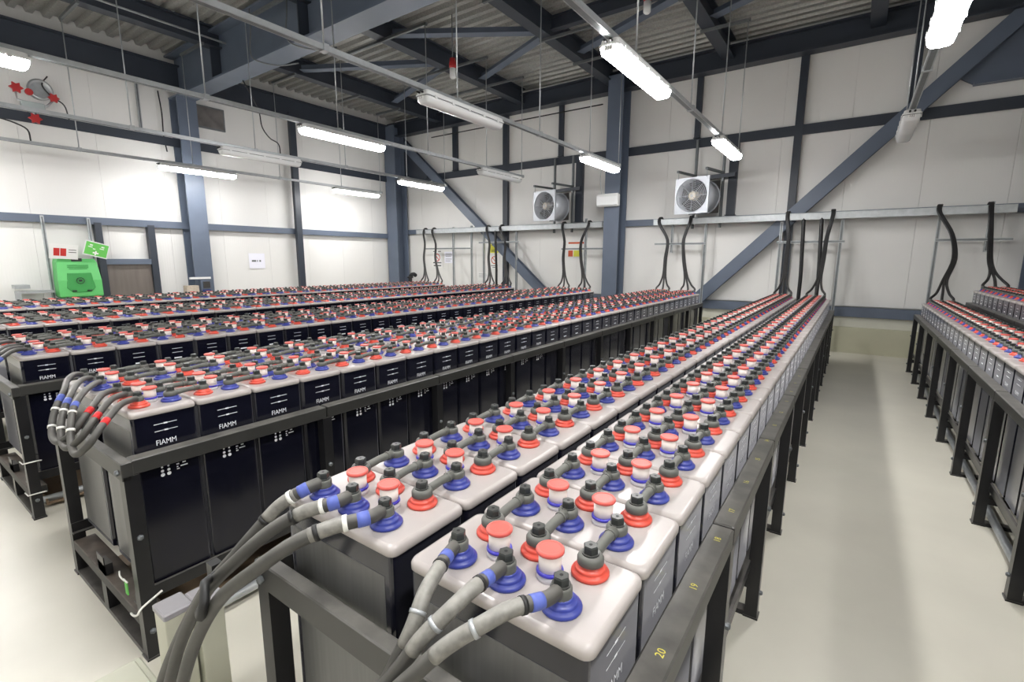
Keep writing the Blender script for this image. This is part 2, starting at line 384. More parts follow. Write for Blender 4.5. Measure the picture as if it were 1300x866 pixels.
for x in LX:
    t = thing('lighting_trunking', 'galvanised ' + LNAME[x] + ' carrying lamps', 'trunking', (x, 0, ZL+.055), 'hung lighting trunking')
    MB().box(-.03, .03, YF+.2, 8.5, 0, .042, 'galv').box(-.02, .02, YF+.2, 8.5, -.002, .0, 'galv_dark').build('channel', t)
    rm = MB().tube([(0, 0, 0), (0, 0, 1.86)], .0075, 'galv', 6).mesh('hanger_rod')
    bx = min((-9.4, -6.75, -4.5, -2.25, -.1, 2.1), key=lambda v: abs(v-x))-x
    bm_ = MB().box(min(-.03, bx-.12), max(.03, bx+.12), -.02, .02, 1.845, 1.884, 'galv_dark').mesh('hanger_bracket')
    cl = MB().box(-.038, .038, -.025, .025, -.004, .05, 'galv').mesh('hanger_clip')
    for y in (-2.6, -.8, .9, 2.55, 4.15, 5.8, 7.3, 8.45):
        h = link('hanger_rod', rm, t, (0, y, .03)); link('hanger_bracket', bm_, h); link('hanger_clip', cl, h, (0, 0, -.03))

# ------------------------------------------------------------------ battery cells
NC, PITCH, Y0 = 35, .2328, .585
ZB, ZLID = .272, .962                  # cell base and lid underside
CW, CL = .2, .1135                     # half sizes (x, y)
TX, TY = .115, .055
def term_prof(s=1):
    return [(.0345, 0), (.0362, .0025), (.0362, .006), (.0345, .0088), (.0285, .0098), (.0292, .0125), (.0288, .0155), (.0270, .0175), (.0215, .0185), (.0218, .0215), (.0205, .0250)]
def mk_terminal(m, seg): return MB().lathe(term_prof(), (0, 0, 0), m, seg)
def add_plug(b, c, seg, parts=('base', 'cap', 'ring')):
    x, y, z = c
    if 'base' in parts:
        b.lathe([(.0255, 0), (.0235, .011)], c, 'clear_base', seg)
        b.lathe([(.0215, .011), (.0215, .054)], c, 'plugwhite', seg)
    if 'ring' in parts: b.lathe([(.0235, .011), (.0262, .0135), (.0255, .0175), (.0217, .0185)], c, 'ring_blue', seg)
    if 'cap' in parts: b.lathe([(.0252, .0515), (.0266, .053), (.0266, .0575), (.0250, .0596), (.021, .0598), (.020, .0588)], c, 'cap_red', seg)
def add_link(b, x, y, z, seg, bolts=False, tubeseg=10):
    d = PITCH-2*TY
    b.lathe([(.0215, .021), (.0252, .024), (.0252, .034), (.0215, .0405), (.012, .0415)], (x, y, z), 'link', seg)
    b.lathe([(.0195, .021), (.0222, .026), (.0222, .036), (.019, .0415), (.012, .042)], (x, y+d, z), 'link', seg)
    pts = [(x, y+.012, z+.030), (x, y+.03, z+.0305), (x, y+.06, z+.034), (x, y+.088, z+.034), (x, y+d-.012, z+.0325)]
    b.tube(pts, [.0108, .0108, .0104, .0112, .0122], 'link', tubeseg)
    b.tube([(x, y+.086, z+.034), (x, y+.092, z+.034)], .0128, 'link', tubeseg)
    if bolts:
        for yy in (y, y+d): add_bolt(b, x, yy, z+.0415)
def add_bolt(b, x, y, z, seg=6, fine=False):
    if fine:
        b.lathe([(.0165, 0), (.0165, .0025)], (x, y, z), 'bolt', 16)
        b.lathe([(.0142, .0025), (.0146, .004), (.0146, .0145), (.013, .0175), (.004, .0175)], (x, y, z), 'bolt', 6, False)
        b.lathe([(.0034, .0176), (.0034, .0178)], (x, y, z), 'hole', 8, False)
    else: b.lathe([(.0146, 0), (.0146, .0145), (.013, .0175)], (x, y, z), 'bolt', 6, False)
def add_case(b, seg=3):
    b.loft([rrect(-CW+.006, CW-.006, -CL+.003, CL-.003, z, .010, seg) for z in (ZB, ZLID+.002)], 'case')
def add_lid(b, seg=4):
    b.loft([rrect(-CW+i, CW-i, -CL+i, CL-i, ZLID+z, .018, seg) for z, i in ((0, .002), (.003, 0), (.015, 0), (.0215, .003), (.0245, .010))], 'lid', True)
    return b
ZT = ZLID+.0245
def add_print(b, sx, full=True):
    x = sx*(CW-.006+.0004)
    T = lambda a, c, d: (x+sx*d, sx*a, c)
    for z, w in ((.922, .04), (.894, .04)):
        for s0, s1 in ((-w, -.008), (.008, w)):
            b.add([T(s0, z-.0012, .0002), T(s1, z-.0012, .0002), T(s1, z+.0012, .0002), T(s0, z+.0012, .0002)], [(0, 1, 2, 3)], 'print_white')
        b.add([T(-.007, z-.003, .0002), T(.007, z-.003, .0002), T(.007, z+.003, .0002), T(-.007, z+.003, .0002)], [(0, 1, 2, 3)], 'print_white')
    text_into(b, 'FIAMM', .026, 'print_white', lambda a, c, d: T(a*.95-.004, .846+c*1.15, abs(d)))
    for i in range(2):
        for j in range(3):
            cy, cz, r = -.03+i*.022, .725-j*.016+.018, .0075-.0018*(2-j)
            b.add([T(cy+r*math.cos(k*math.pi/5), cz+r*math.sin(k*math.pi/5), .0002) for k in range(10)], [tuple(range(10))], 'print_white')
    for z, a0, a1 in ((.739, .02, .03), (.741, .042, .054), (.728, .02, .026), (.728, .034, .06), (.719, .02, .03)):
        b.add([T(a0, z-.003, .0002), T(a1, z-.003, .0002), T(a1, z+.002, .0002), T(a0, z+.002, .0002)], [(0, 1, 2, 3)], 'print_white')
def MESH(fn, name):
    b = MB(); fn(b); return b.mesh(name)
CASE = {3: MESH(lambda b: add_case(b, 3), 'case'), 1: MESH(lambda b: add_case(b, 1), 'case')}
LID = {4: MESH(lambda b: add_lid(b, 4), 'lid'), 2: MESH(lambda b: add_lid(b, 2), 'lid')}
PRINT = {s: MESH(lambda b: add_print(b, s), 'lettering') for s in (1, -1)}
TERM = {(m, s): mk_terminal(m, s).mesh('terminal_collar') for m in ('red', 'blue') for s in (24, 12)}
PL = {p: MESH(lambda b: add_plug(b, (0, 0, 0), 20, (p,)), 'vent_plug') for p in ('base', 'cap', 'ring')}
PLM = MESH(lambda b: add_plug(b, (0, 0, 0), 12), 'vent_plug')
LK = MESH(lambda b: add_link(b, 0, 0, 0, 18), 'connector_link')
LKM = MESH(lambda b: add_link(b, 0, 0, 0, 10, True, 7), 'connector_link')
BOLT = MESH(lambda b: add_bolt(b, 0, 0, 0, fine=True), 'bolt')
PANEL = MESH(lambda b: b.box(-CW+.03, CW-.03, -.0008, .0, ZB+.02, ZLID-.05, 'plates'), 'plate_pack')
FAR = {}
def far_mesh(near, last, sx):
    k = (near, last, sx)
    if k not in FAR:
        b = MB(); add_case(b, 1); add_lid(b, 2); other = 'red' if near == 'blue' else 'blue'
        for i in (-1, 0, 1):
            for m, y in ((near, -TY), (other, TY)): b.lathe([(.036, 0), (.034, .009), (.027, .010), (.0265, .017), (.0215, .018), (.0215, .024)], (i*TX, y, ZT), m, 8)
            if not last: add_link(b, i*TX, TY, ZT, 8, True, 5)
        for i in (-1, 1): add_plug(b, (i*.0585, 0, ZT), 8)
        if sx:
            x = sx*(CW-.0055)
            for z, w, h in ((.922, .033, .0013), (.894, .033, .0013), (.853, .024, .0045)):
                b.add([(x, -w, z-h), (x, w, z-h), (x, w, z+h), (x, -w, z+h)], [(0, 1, 2, 3)], 'print_white')
        FAR[k] = b.mesh('battery_cell')
    return FAR[k]
def cell(x, k, near, sx, rackname, rowname, dz=0, nc=NC, far=False):
    y = Y0+(k+.5)*PITCH
    last = k == nc-1
    d = math.hypot(x, y)
    lab = 'grey-lidded battery cell, %s from %s end, %s of %s' % (ordinal(nc-k if far else k+1), 'far' if far else 'near', rowname, rackname)
    grp = 'battery cells of ' + rackname
    other = 'red' if near == 'blue' else 'blue'
    lod = 0 if d < 2.7 else 1 if d < 4.3 else 2
    if lod == 2:
        return tag(link('battery_cell', far_mesh(near, last, sx), None, (x, y, dz)), lab, 'battery', grp)
    t = thing('battery_cell', lab, 'battery', (x, y, dz), grp)
    hi = lod == 0
    c = link('case', CASE[3 if hi else 1], t)
    if sx: link('lettering', PRINT[sx], c)
    if k == 0:
        link('plate_pack', PANEL, c, (0, -CL+.003, 0))
    link('lid', LID[4 if hi else 2], t)
    for i in (-1, 0, 1):
        for m, yy in ((near, -TY), (other, TY)):
            o = link('terminal', TERM[(m, 24 if hi else 12)], t, (i*TX, yy, ZT)); o['label'] = m + ' stepped terminal collar'
        if not last:
            if hi:
                l = link('connector_link', LK, t, (i*TX, TY, ZT))
                link('bolt', BOLT, l, (0, 0, .0415)); link('bolt', BOLT, l, (0, PITCH-2*TY, .042))
            else: link('connector_link', LKM, t, (i*TX, TY, ZT))
    for i in (-1, 1):
        if hi:
            p = link('vent_plug', PL['base'], t, (i*.0585, .002, ZT))
            link('plug_cap', PL['cap'], p)['label'] = 'red plug cap'; link('plug_ring', PL['ring'], p)['label'] = 'blue plug ring'
        else: link('vent_plug', PLM, t, (i*.0585, .002, ZT))
    return t
# rows: (x centre, near-end colour, print side, row name)
RACKS = {
 'M': dict(nc=35, n='the foreground centre rack', r=-.205, l=-1.165, rows=[(-.467, 'blue', 1, 'right row'), (-.912, 'blue', 0, 'left row')]),
 'L1': dict(nc=35, n='the first rack left of centre', r=-2.12, l=-3.08, rows=[(-2.378, 'red', 1, 'right row'), (-2.823, 'blue', 0, 'left row')]),
 'L2': dict(nc=33, n='the second rack left of centre', r=-3.90, l=-4.86, rows=[(-4.158, 'blue', 1, 'right row'), (-4.603, 'red', 0, 'left row')]),
 'L3': dict(nc=33, n='the third rack left of centre', r=-5.72, l=-6.68, rows=[(-5.978, 'red', 1, 'right row'), (-6.423, 'blue', 0, 'left row')]),
 'L4': dict(nc=33, n='the rack nearest the left wall', r=-7.68, l=-8.64, rows=[(-7.938, 'blue', 1, 'right row'), (-8.383, 'red', 0, 'left row')]),
}
for key in ('M', 'L1', 'L2'):
    R = RACKS[key]
    for x, near, sx, rn in R['rows']:
        for k in range(R['nc']): cell(x, k, near, sx, R['n'], rn, nc=R['nc'])
x, near, sx, rn = RACKS['L3']['rows'][0]
for k in range(NC-2): cell(x, k, near, sx, RACKS['L3']['n'], rn, nc=NC-2, far=True)
for k in range(4, NC): cell(.992, k, 'blue', -1, 'the low right-hand rack', 'only row', far=True)
for k in range(9, NC): cell(1.49, k, 'red', -1, 'the raised rack at right edge', 'only row', dz=.2, far=True)
# the remaining far cells as one object
def stuff_cells(spots, label):
    b = MB()
    for x, near, sx in spots:
        for k in range(NC-2):
            me = far_mesh(near, k == NC-3, 0); y = Y0+(k+.5)*PITCH
            names = [m.name for m in me.materials]; o = len(b.v)
            b.v += [(v.co.x+x, v.co.y+y, v.co.z) for v in me.vertices]
            for p in me.polygons:
                b.f.append(tuple(i+o for i in p.vertices)); b.m.append(b.mi(names[p.material_index])); b.sm.append(p.use_smooth)
    me = bpy.data.meshes.new('battery_cells'); me.from_pydata(b.v, [], b.f)
    for k in b.mats: me.materials.append(MATS[k])
    me.polygons.foreach_set('material_index', b.m); me.polygons.foreach_set('use_smooth', b.sm); me.update()
    o = link('battery_cells', me); tag(o, label, 'battery'); o['kind'] = 'stuff'
stuff_cells([(RACKS['L3']['rows'][1][0], 'blue', 0), (RACKS['L4']['rows'][0][0], 'blue', 0), (RACKS['L4']['rows'][1][0], 'red', 0)], 'far battery cells on the left row and rack nearest the left wall')

# ------------------------------------------------------------------ racks
PY, PP, NS = .53, .82, 10
NUM = [0]
def rack(name, label, xl, xr, dz=0, stickers=False, y0=PY, ns=NS, end=True, PP=PP):
    t = thing('battery_rack', label, 'rack', ((xl+xr)/2, y0, 0))
    w = (xr-xl)/2; ye = ns*PP+.05; ZR = .827+dz
    seg = MB().bevbox(-.03, .03, .004, PP-.004, ZR-.058, ZR, .004, 'rack_rail').mesh('side_rail')
    post = MB().box(-.025, .025, 0, .05, 0, ZR-.058, 'rack').box(-.03, .03, -.005, .055, 0, .008, 'rack').mesh('post')
    pbolt = MB().lathe([(.011, 0), (.011, .008), (.006, .012)], (0, 0, 0), 'galv_dark', 6, False).mesh('bolt')
    cross = MB().box(-w+.05, w-.05, 0, .05, .14+dz, .185+dz, 'rack').mesh('cross_beam')
    endbeam = MB().bevbox(-w+.05, w-.05, 0, .085, .135+dz, .185+dz, .003, 'rack_dusty').mesh('cross_beam')
    base = MB().box(-w+.05, w-.05, 0, .05, .0, .022, 'rack').mesh('base_plate')
    low = MB().box(-.006, .006, 0, ye, .225+dz, .275+dz, 'rack').box(-.03, .006, 0, ye, .225+dz, .231+dz, 'rack').mesh('lower_rail')
    shelf = MB().box(-.035, .035, .09, ye-.02, .232+dz, .271+dz, 'rack').mesh('shelf_bearer')
    for s in (-1, 1):
        for k in range(ns):
            o = link('side_rail', seg, t, (s*(w-.03), k*PP+.025, 0))
            if stickers and s == 1 and k < 4:
                for j in range((3, 4, 3, 4)[k]):
                    num = 20-NUM[0]; NUM[0] += 1
                    b = MB(); text_into(b, str(int(round(num))), .024, 'print_yellow', lambda a, c, d: (-c, a, ZR+.0004+abs(d)*.3))
                    b.build('number_sticker', o, (.004, (.27, .10, .21, .09)[k]+j*.2328-(.0 if k else .0), 0))
        for k in range(ns+1):
            p = link('post', post, t, (s*(w-.025), k*PP, 0))
            for z in (.12, .52):
                q = link('bolt', pbolt, p, (s*.025, .025, z)); q.rotation_euler = (0, s*math.pi/2, 0)
        o = link('lower_rail', low, t, (s*(w-.05), 0, 0)); o.scale = (s, 1, 1)
    for k in range(ns+1):
        link('cross_beam', endbeam if k == 0 else cross, t, (0, k*PP, 0)); link('base_plate', base, t, (0, k*PP, 0))
    spots = (-.32, -.13, .13, .32) if w > .4 else (-.12, .12)
    for x in spots: link('shelf_bearer', shelf, t, (x, 0, 0))
    for k in range(ns+1):
        if k % ns == 0 or k in (1,):
            MB().box(-.03, .03, 0, .05, .022, .14+dz, 'rack').build('short_post', t, (0, k*PP, 0))
    if end:
        for y in (-.004, ns*PP+.018):
            e = MB().bevbox(-w, w, 0, .036, ZR-.075, ZR-.004, .003, 'rack_rail').build('end_rail', t, (0, y, 0))
            for s in (-1, 1):
                q = link('bolt', pbolt, e, (s*(w-.035), -.001, ZR-.045)); q.rotation_euler = (math.pi/2, 0, 0)
        MB().box(-.045, .045, .0, .03, .19+dz, .24+dz, 'rack').box(-.045, .045, .0, .004, .19+dz, .275+dz, 'rack').build('centre_bracket', t)
    return t
rack('M', 'black steel rack of the foreground centre cells, yellow rail numbers', RACKS['M']['l'], RACKS['M']['r'], stickers=True)
rack('L1', 'black steel rack under the first double row left of centre', RACKS['L1']['l'], RACKS['L1']['r'])
rack('L2', 'black steel rack under the second double row left of centre', RACKS['L2']['l'], RACKS['L2']['r'], PP=.773)
rack('L3', 'black steel rack under the third double row left of centre', RACKS['L3']['l'], RACKS['L3']['r'], PP=.773)
rack('L4', 'black steel rack under the double row nearest the left wall', RACKS['L4']['l'], RACKS['L4']['r'], PP=.773)
rack('R1', 'low single-row black steel rack along right side of the aisle', .73, 1.235)
rack('R2', 'raised single-row black steel rack at the right edge', 1.245, 1.74, dz=.2)
def pipe(x, label):
    tag(MB().tube([(x, .56, .05), (x, 3, .05), (x, 6, .05), (x, 8.7, .05)], .022, 'galv', 10).build('floor_conduit'), label, 'conduit')
pipe(.815, 'grey conduit on floor inside the legs of low right-hand rack')
pipe(-2.165, 'grey conduit on floor inside legs of first rack left of centre')
pipe(-4.06, 'grey conduit on floor inside legs of second rack left of centre')
for key, nm in (('L1', 'first'), ('L2', 'second')):
    R = RACKS[key]
    tag(MB().box(R['l']+.09, R['r']-.12, .62, 8.6, .024, .034, 'plate_brown').box(R['l']+.09, R['r']-.12, .61, .62, .024, .06, 'plate_brown').build('brown_plate'), 'flat brown plate beneath the %s rack left of centre' % nm, 'tray')  # thin brown plate just above the floor, low lip at its near edge

# ------------------------------------------------------------------ heavy cables at the near ends
def heavy_cable(label, pts, r, tapes=(), ties=(), sleeves=(), lug_dir=None, group=None, nlug=1, endlug=False):
    t = thing('battery_cable', label, 'cable', (0, 0, 0), group)
    P = smooth_path(pts, 8)
    MB().tube(P, r, 'cable', 12).build('jacket', t)
    for p, q in ((pts[0], pts[1]),) + (((pts[-1], pts[-2]),) if endlug else ()):
        b = MB(); x, y, z = p
        b.lathe([(.018, -.016), (.0195, -.012), (.0195, .004), (.017, .008)], (x, y, z), 'link', 16)
        lg = b.build('cable_lug', t); link('bolt', BOLT, lg, (x, y, z+.008))
    n = len(P)
    def band(f0, f1, rr, m, name):
        seg = P[int(f0*(n-1)):max(int(f1*(n-1)), int(f0*(n-1))+1)+1]
        MB().tube(seg, rr, m, 12).build(name, t)
    for f0, f1, m in tapes: band(f0, f1, r*1.06, m, 'tape_band')
    for f, m in ties: band(f, f+.006, r*1.16, m, 'cable_tie')
    for f0, f1 in sleeves: band(f0, f1, r*1.05, 'sleeve', 'sleeve')
    return t
zc = ZT+.036
gM = 'cables at near end of foreground rack'
down = [(-1.66, .40, .12), (-1.70, .36, .02)]
heavy_cable('dusty grey cable with blue tape from leftmost terminal of foreground left row', [(-1.027, .645, zc), (-1.034, .60, zc-.004), (-1.072, .555, .985), (-1.10, .515, .935), (-1.150, .475, .862), (-1.236, .44, .759), (-1.41, .425, .543), (-1.59, .42, .30)]+down, .0152, [(.10, .15, 'tape_blue')], [(.17, 'tie_white'), (.3, 'tie_black')], [(.165, .30)], group=gM)
heavy_cable('dusty grey cable with blue tape from middle terminal of foreground left row', [(-.912, .645, zc), (-.915, .60, zc-.001), (-.962, .55, 1.005), (-1.012, .50, .968), (-1.075, .455, .90), (-1.20, .425, .775), (-1.35, .41, .575), (-1.47, .40, .36), (-1.56, .39, .15), (-1.6, .36, .02)], .0152, [(.10, .145, 'tape_blue')], [(.165, 'tie_white'), (.26, 'tie_black')], [(.16, .26)], group=gM)
heavy_cable('dusty grey cable with blue tape from right terminal of foreground left row', [(-.797, .645, zc), (-.796, .60, zc+.002), (-.836, .54, 1.018), (-.882, .48, .995), (-.951, .435, .935), (-1.075, .405, .825), (-1.20, .39, .66), (-1.31, .38, .46), (-1.42, .37, .2), (-1.46, .36, .02)], .0152, [(.12, .165, 'tape_blue')], [(.19, 'tie_white'), (.27, 'tie_black')], [(.185, .30)], group=gM)
low = [(-.66, .37, .74), (-.80, .32, .45), (-.86, .30, .02)]
heavy_cable('silver-sleeved cable from left terminal of foreground right row', [(-.582, .645, zc), (-.572, .60, 1.02), (-.556, .555, 1.018), (-.545, .515, 1.005), (-.537, .48, .972), (-.550, .46, .925), (-.585, .44, .85)]+low, .0128, [(.10, .145, 'tape_blue')], [(.18, 'tie_black'), (.40, 'galv')], [(.175, .52)], group=gM)
heavy_cable('silver-sleeved cable from middle terminal of foreground right row', [(-.467, .645, zc), (-.465, .60, zc+.004), (-.466, .55, 1.03), (-.478, .50, 1.012), (-.502, .465, .978), (-.525, .445, .935), (-.565, .42, .87), (-.63, .38, .76), (-.76, .32, .45), (-.80, .30, .02)], .0128, [(.13, .17, 'tape_blue')], [(.19, 'tie_black'), (.38, 'galv')], [(.19, .5)], group=gM)
heavy_cable('silver-sleeved cable from right terminal of foreground right row', [(-.352, .645, zc), (-.356, .60, zc+.006), (-.383, .545, 1.035), (-.409, .50, 1.024), (-.446, .465, .995), (-.480, .44, .955), (-.53, .41, .89), (-.60, .37, .77), (-.72, .31, .45), (-.75, .30, .02)], .0128, [(.13, .17, 'tape_blue')], [(.19, 'tie_black'), (.36, 'galv')], [(.19, .5)], group=gM)
tie = MB().tube([(-1.215, .462, .805), (-1.18, .44, .82), (-1.13, .40, .845), (-1.09, .382, .83), (-1.10, .375, .79), (-1.15, .39, .765), (-1.22, .43, .745), (-1.25, .455, .765)], .0105, 'tie_black', 6, True).box(-1.235, -1.205, .445, .47, .795, .83, 'tie_black').build('cable_tie')
tag(tie, 'black cable tie strapping the foreground left cables together', 'cable tie')
J1 = [(-2.938, .645, zc), (-2.90, .60, zc+.012), (-2.76, .545, zc+.016), (-2.60, .50, 1.031), (-2.52, .455, .989), (-2.485, .43, .94), (-2.435, .415, .895), (-2.348, .415, .893), (-2.276, .44, .935), (-2.268, .47, .975), (-2.31, .515, 1.01), (-2.41, .575, zc+.006), (-2.493, .645, zc)]
J3 = [(-2.708, .645, zc), (-2.62, .60, zc+.010), (-2.47, .535, zc+.018), (-2.37, .49, 1.035), (-2.314, .46, 1.01), (-2.27, .44, .97), (-2.229, .425, .915), (-2.16, .42, .89), (-2.085, .44, .935), (-2.085, .47, .975), (-2.132, .515, 1.003), (-2.195, .575, zc+.006), (-2.263, .645, zc)]
J2 = [tuple((a+b)/2 for a, b in zip(p, q)) for p, q in zip(J1, J3)]
for i, J in enumerate((J1, J2, J3)):
    w = ('left', 'middle', 'right')[i]
    heavy_cable('looped jumper cable, %s of three, at near end of first left rack' % w, J, .0118, [(.29, .315, 'tape_blue'), (.80, .83, 'tape_red')], [(.35, 'tie_white'), (.44, 'tie_white')], [], group='jumper loops of first left rack', endlug=True)
    J_ = [(x-1.78, y, z) for x, y, z in J]
    heavy_cable('looped jumper cable, %s of three, at near end of second left rack' % w, J_, .0118, [(.29, .315, 'tape_red'), (.80, .83, 'tape_blue')], [(.35, 'tie_white'), (.44, 'tie_white'), (.78, 'tie_white')], [], group='jumper loops of second left rack', endlug=True)
# trunking boxes standing in the aisle
def duct(x, y, label):
    t = thing('floor_duct', label, 'duct', (x, y, 0))
    MB().bevbox(-.045, .045, 0, .078, 0, .438, .004, 'trunk_beige').build('duct_body', t)
    MB().bevbox(-.048, .048, -.003, .081, .432, .455, .004, 'trunk_cap').build('duct_cap', t)
duct(-1.715, .47, 'beige upright floor duct with grey cap, nearer one beside the cables')
duct(-1.69, .555, 'beige upright floor duct with grey cap, farther one beside the cables')
tag(MB().bevbox(-2.10, -1.88, .34, .50, 0, .06, .006, 'trunk_beige').bevbox(-2.08, -1.90, .36, .48, .06, .07, .006, 'trunk_beige').build('floor_box'), 'low pale floor box at foot of first left rack', 'box')

# ------------------------------------------------------------------ cable tray and cable drops on the back wall
def tray(x0, x1, label):
    t = thing('cable_tray', label, 'cable tray', ((x0+x1)/2, 9.85, 2.3)); h = (x1-x0)/2
    MB().box(-h, h, -.15, -.146, -.055, .055, 'galv').build('tray_side', t)
    MB().box(-h, h, -.034, -.03, -.055, .055, 'galv').build('tray_side', t)
    MB().box(-h, h, -.146, -.034, -.055, -.051, 'galv').build('tray_floor', t)
    MB().box(-h, h, -.165, -.146, .051, .055, 'galv').build('tray_lip', t)
tray(-10.15, -4.52, 'galvanised cable tray on back wall left of middle column')
tray(-3.40, 1.75, 'galvanised cable tray on back wall right of middle column')
def strut(x, z0, z1, y, label, m='galv'):
    tag(MB().box(x-.022, x+.022, y-.022, y+.022, z0, z1, m).box(x-.012, x+.012, y-.024, y-.021, z0+.02, z1-.02, 'galv_dark').build('support_strut'), label, 'strut')
for x, z0, z1, lb in ((-3.07, 1.7, 2.25, 'short strut under left end of right cable tray'), (-2.43, 0, 2.25, 'floor strut carrying right cable tray beside the brace foot'), (-1.15, 0, 2.24, 'floor strut at far left corner of the centre rack'), (-.26, 0, 2.24, 'floor strut at far right corner of the centre rack'), (.96, 0, 2.24, 'floor strut at far end of the low right rack'), (1.52, 1.7, 2.42, 'strut crossing right end of the cable tray'), (-8.93, 0, 2.4, 'floor strut under left tray, second from its left end'), (-8.29, 0, 2.42, 'floor strut under left tray beside the blank wall'), (-7.88, 0, 2.24, 'floor strut under left tray next to yellow sign'), (-6.86, 0, 2.24, 'floor strut in front of the left diagonal brace'), (-4.98, 0, 2.46, 'floor strut just left of middle column')):
    strut(x, z0, z1, 9.88, lb)
def hstrut(x0, x1, z, label):
    tag(MB().box(x0, x1, 9.815, 9.85, z-.02, z+.02, 'galv').box(x0, x1, 9.813, 9.816, z-.009, z+.009, 'galv_dark').build('cross_channel'), label, 'strut')
hstrut(-3.4, -2.40, 1.88, 'horizontal channel behind cables of first left rack drop')
hstrut(-1.2, -.2, 1.88, 'horizontal channel behind the centre rack cable drop')
hstrut(.94, 1.78, 1.88, 'horizontal channel behind the right rack cable drop')
hstrut(-9.98, -8.27, 1.84, 'horizontal channel under left end of left tray')
hstrut(-8.0, -6.75, 1.98, 'horizontal channel in front of the yellow sign')
hstrut(-5.56, -4.52, 1.80, 'horizontal channel just left of the middle column')
def drop(name_label, x0, x1, x2, y2=8.7, z2=ZT+.05, spread=.115, xm=None):
    t = thing('cable_drop', name_label, 'cable', (0, 0, 0), 'cable drops from the back wall tray')
    for i in (-1, 0, 1):
        e = (x2+i*spread, y2, z2)
        o = .018*i
        f = lambda a: y2+(9.66-y2)*a; g = lambda a: x2+(x1-x2)*a
        pts = [(x0+o, 9.85, 2.33), (x0+o, 9.74, 2.39), (x0+o*.8, 9.66, 2.27), (g(.92)+o*.8, f(.90), 1.95), ((xm if xm else g(.70))+o, f(.66), max(1.60, z2+.35)), (g(.36)+o*1.3, f(.36), max(1.30, z2+.2)), (g(.10)+i*spread*.55, f(.12), z2+.10), (e[0], e[1]+.02, z2+.03), e]
        MB().tube(smooth_path(pts, 5), .0165, 'cable_black', 7).build('cable', t)
        MB().tube([(e[0], e[1], e[2]-.04), (e[0], e[1], e[2]+.012)], .02, 'link', 8).build('cable_lug', t)
    return t
drop('black cable drop to left row far end of the centre rack', -1.05, -1.0, -.912)
drop('black cable drop to right row far end of the centre rack', -.40, -.44, -.467)
drop('black cable drop to left row far end of first left rack', -3.27, -3.08, -2.823)
drop('black cable drop to right row far end of first left rack', -2.68, -2.78, -2.378)
drop('black cable drop left of the orange sign to second left rack', -5.46, -5.38, -4.603, y2=8.23)
drop('black cable drop right of the orange sign to second left rack', -4.83, -4.97, -4.158, y2=8.23)
drop('black cable drop beside yellow sign to third left rack', -7.62, -7.5, -6.423, y2=8.23)
drop('black cable drop beside left brace to third left rack', -7.2, -7.02, -5.978, y2=8.23)
drop('leftmost black cable drop, to rack nearest left wall', -9.83, -9.75, -8.383, y2=8.23)
drop('second black cable drop from the corner, to rack nearest left wall', -9.5, -9.35, -7.938, y2=8.23)
drop('black cable drop to far end of the low right rack', .93, 1.1, .992, xm=1.13)
drop('black cable drop to far end of the raised right rack', 1.48, 1.5, 1.49, z2=ZT+.25)
for x, lb in ((-.79, 'straight black cable hanging left of centre between two drops'), (-.53, 'straight black cable hanging right of centre between two drops'), (-7.36, 'straight black cable hanging in front of the yellow sign')):
    tag(MB().tube(smooth_path([(x-.02, 9.8, 2.3), (x-.02, 9.72, 2.24), (x, 9.7, 1.8), (x+.02, 9.7, 1.3), (x+.02, 9.7, .9), (x+.02, 9.75, .1)], 5), .03, 'cable_black', 8).build('hanging_cable'), lb, 'cable')

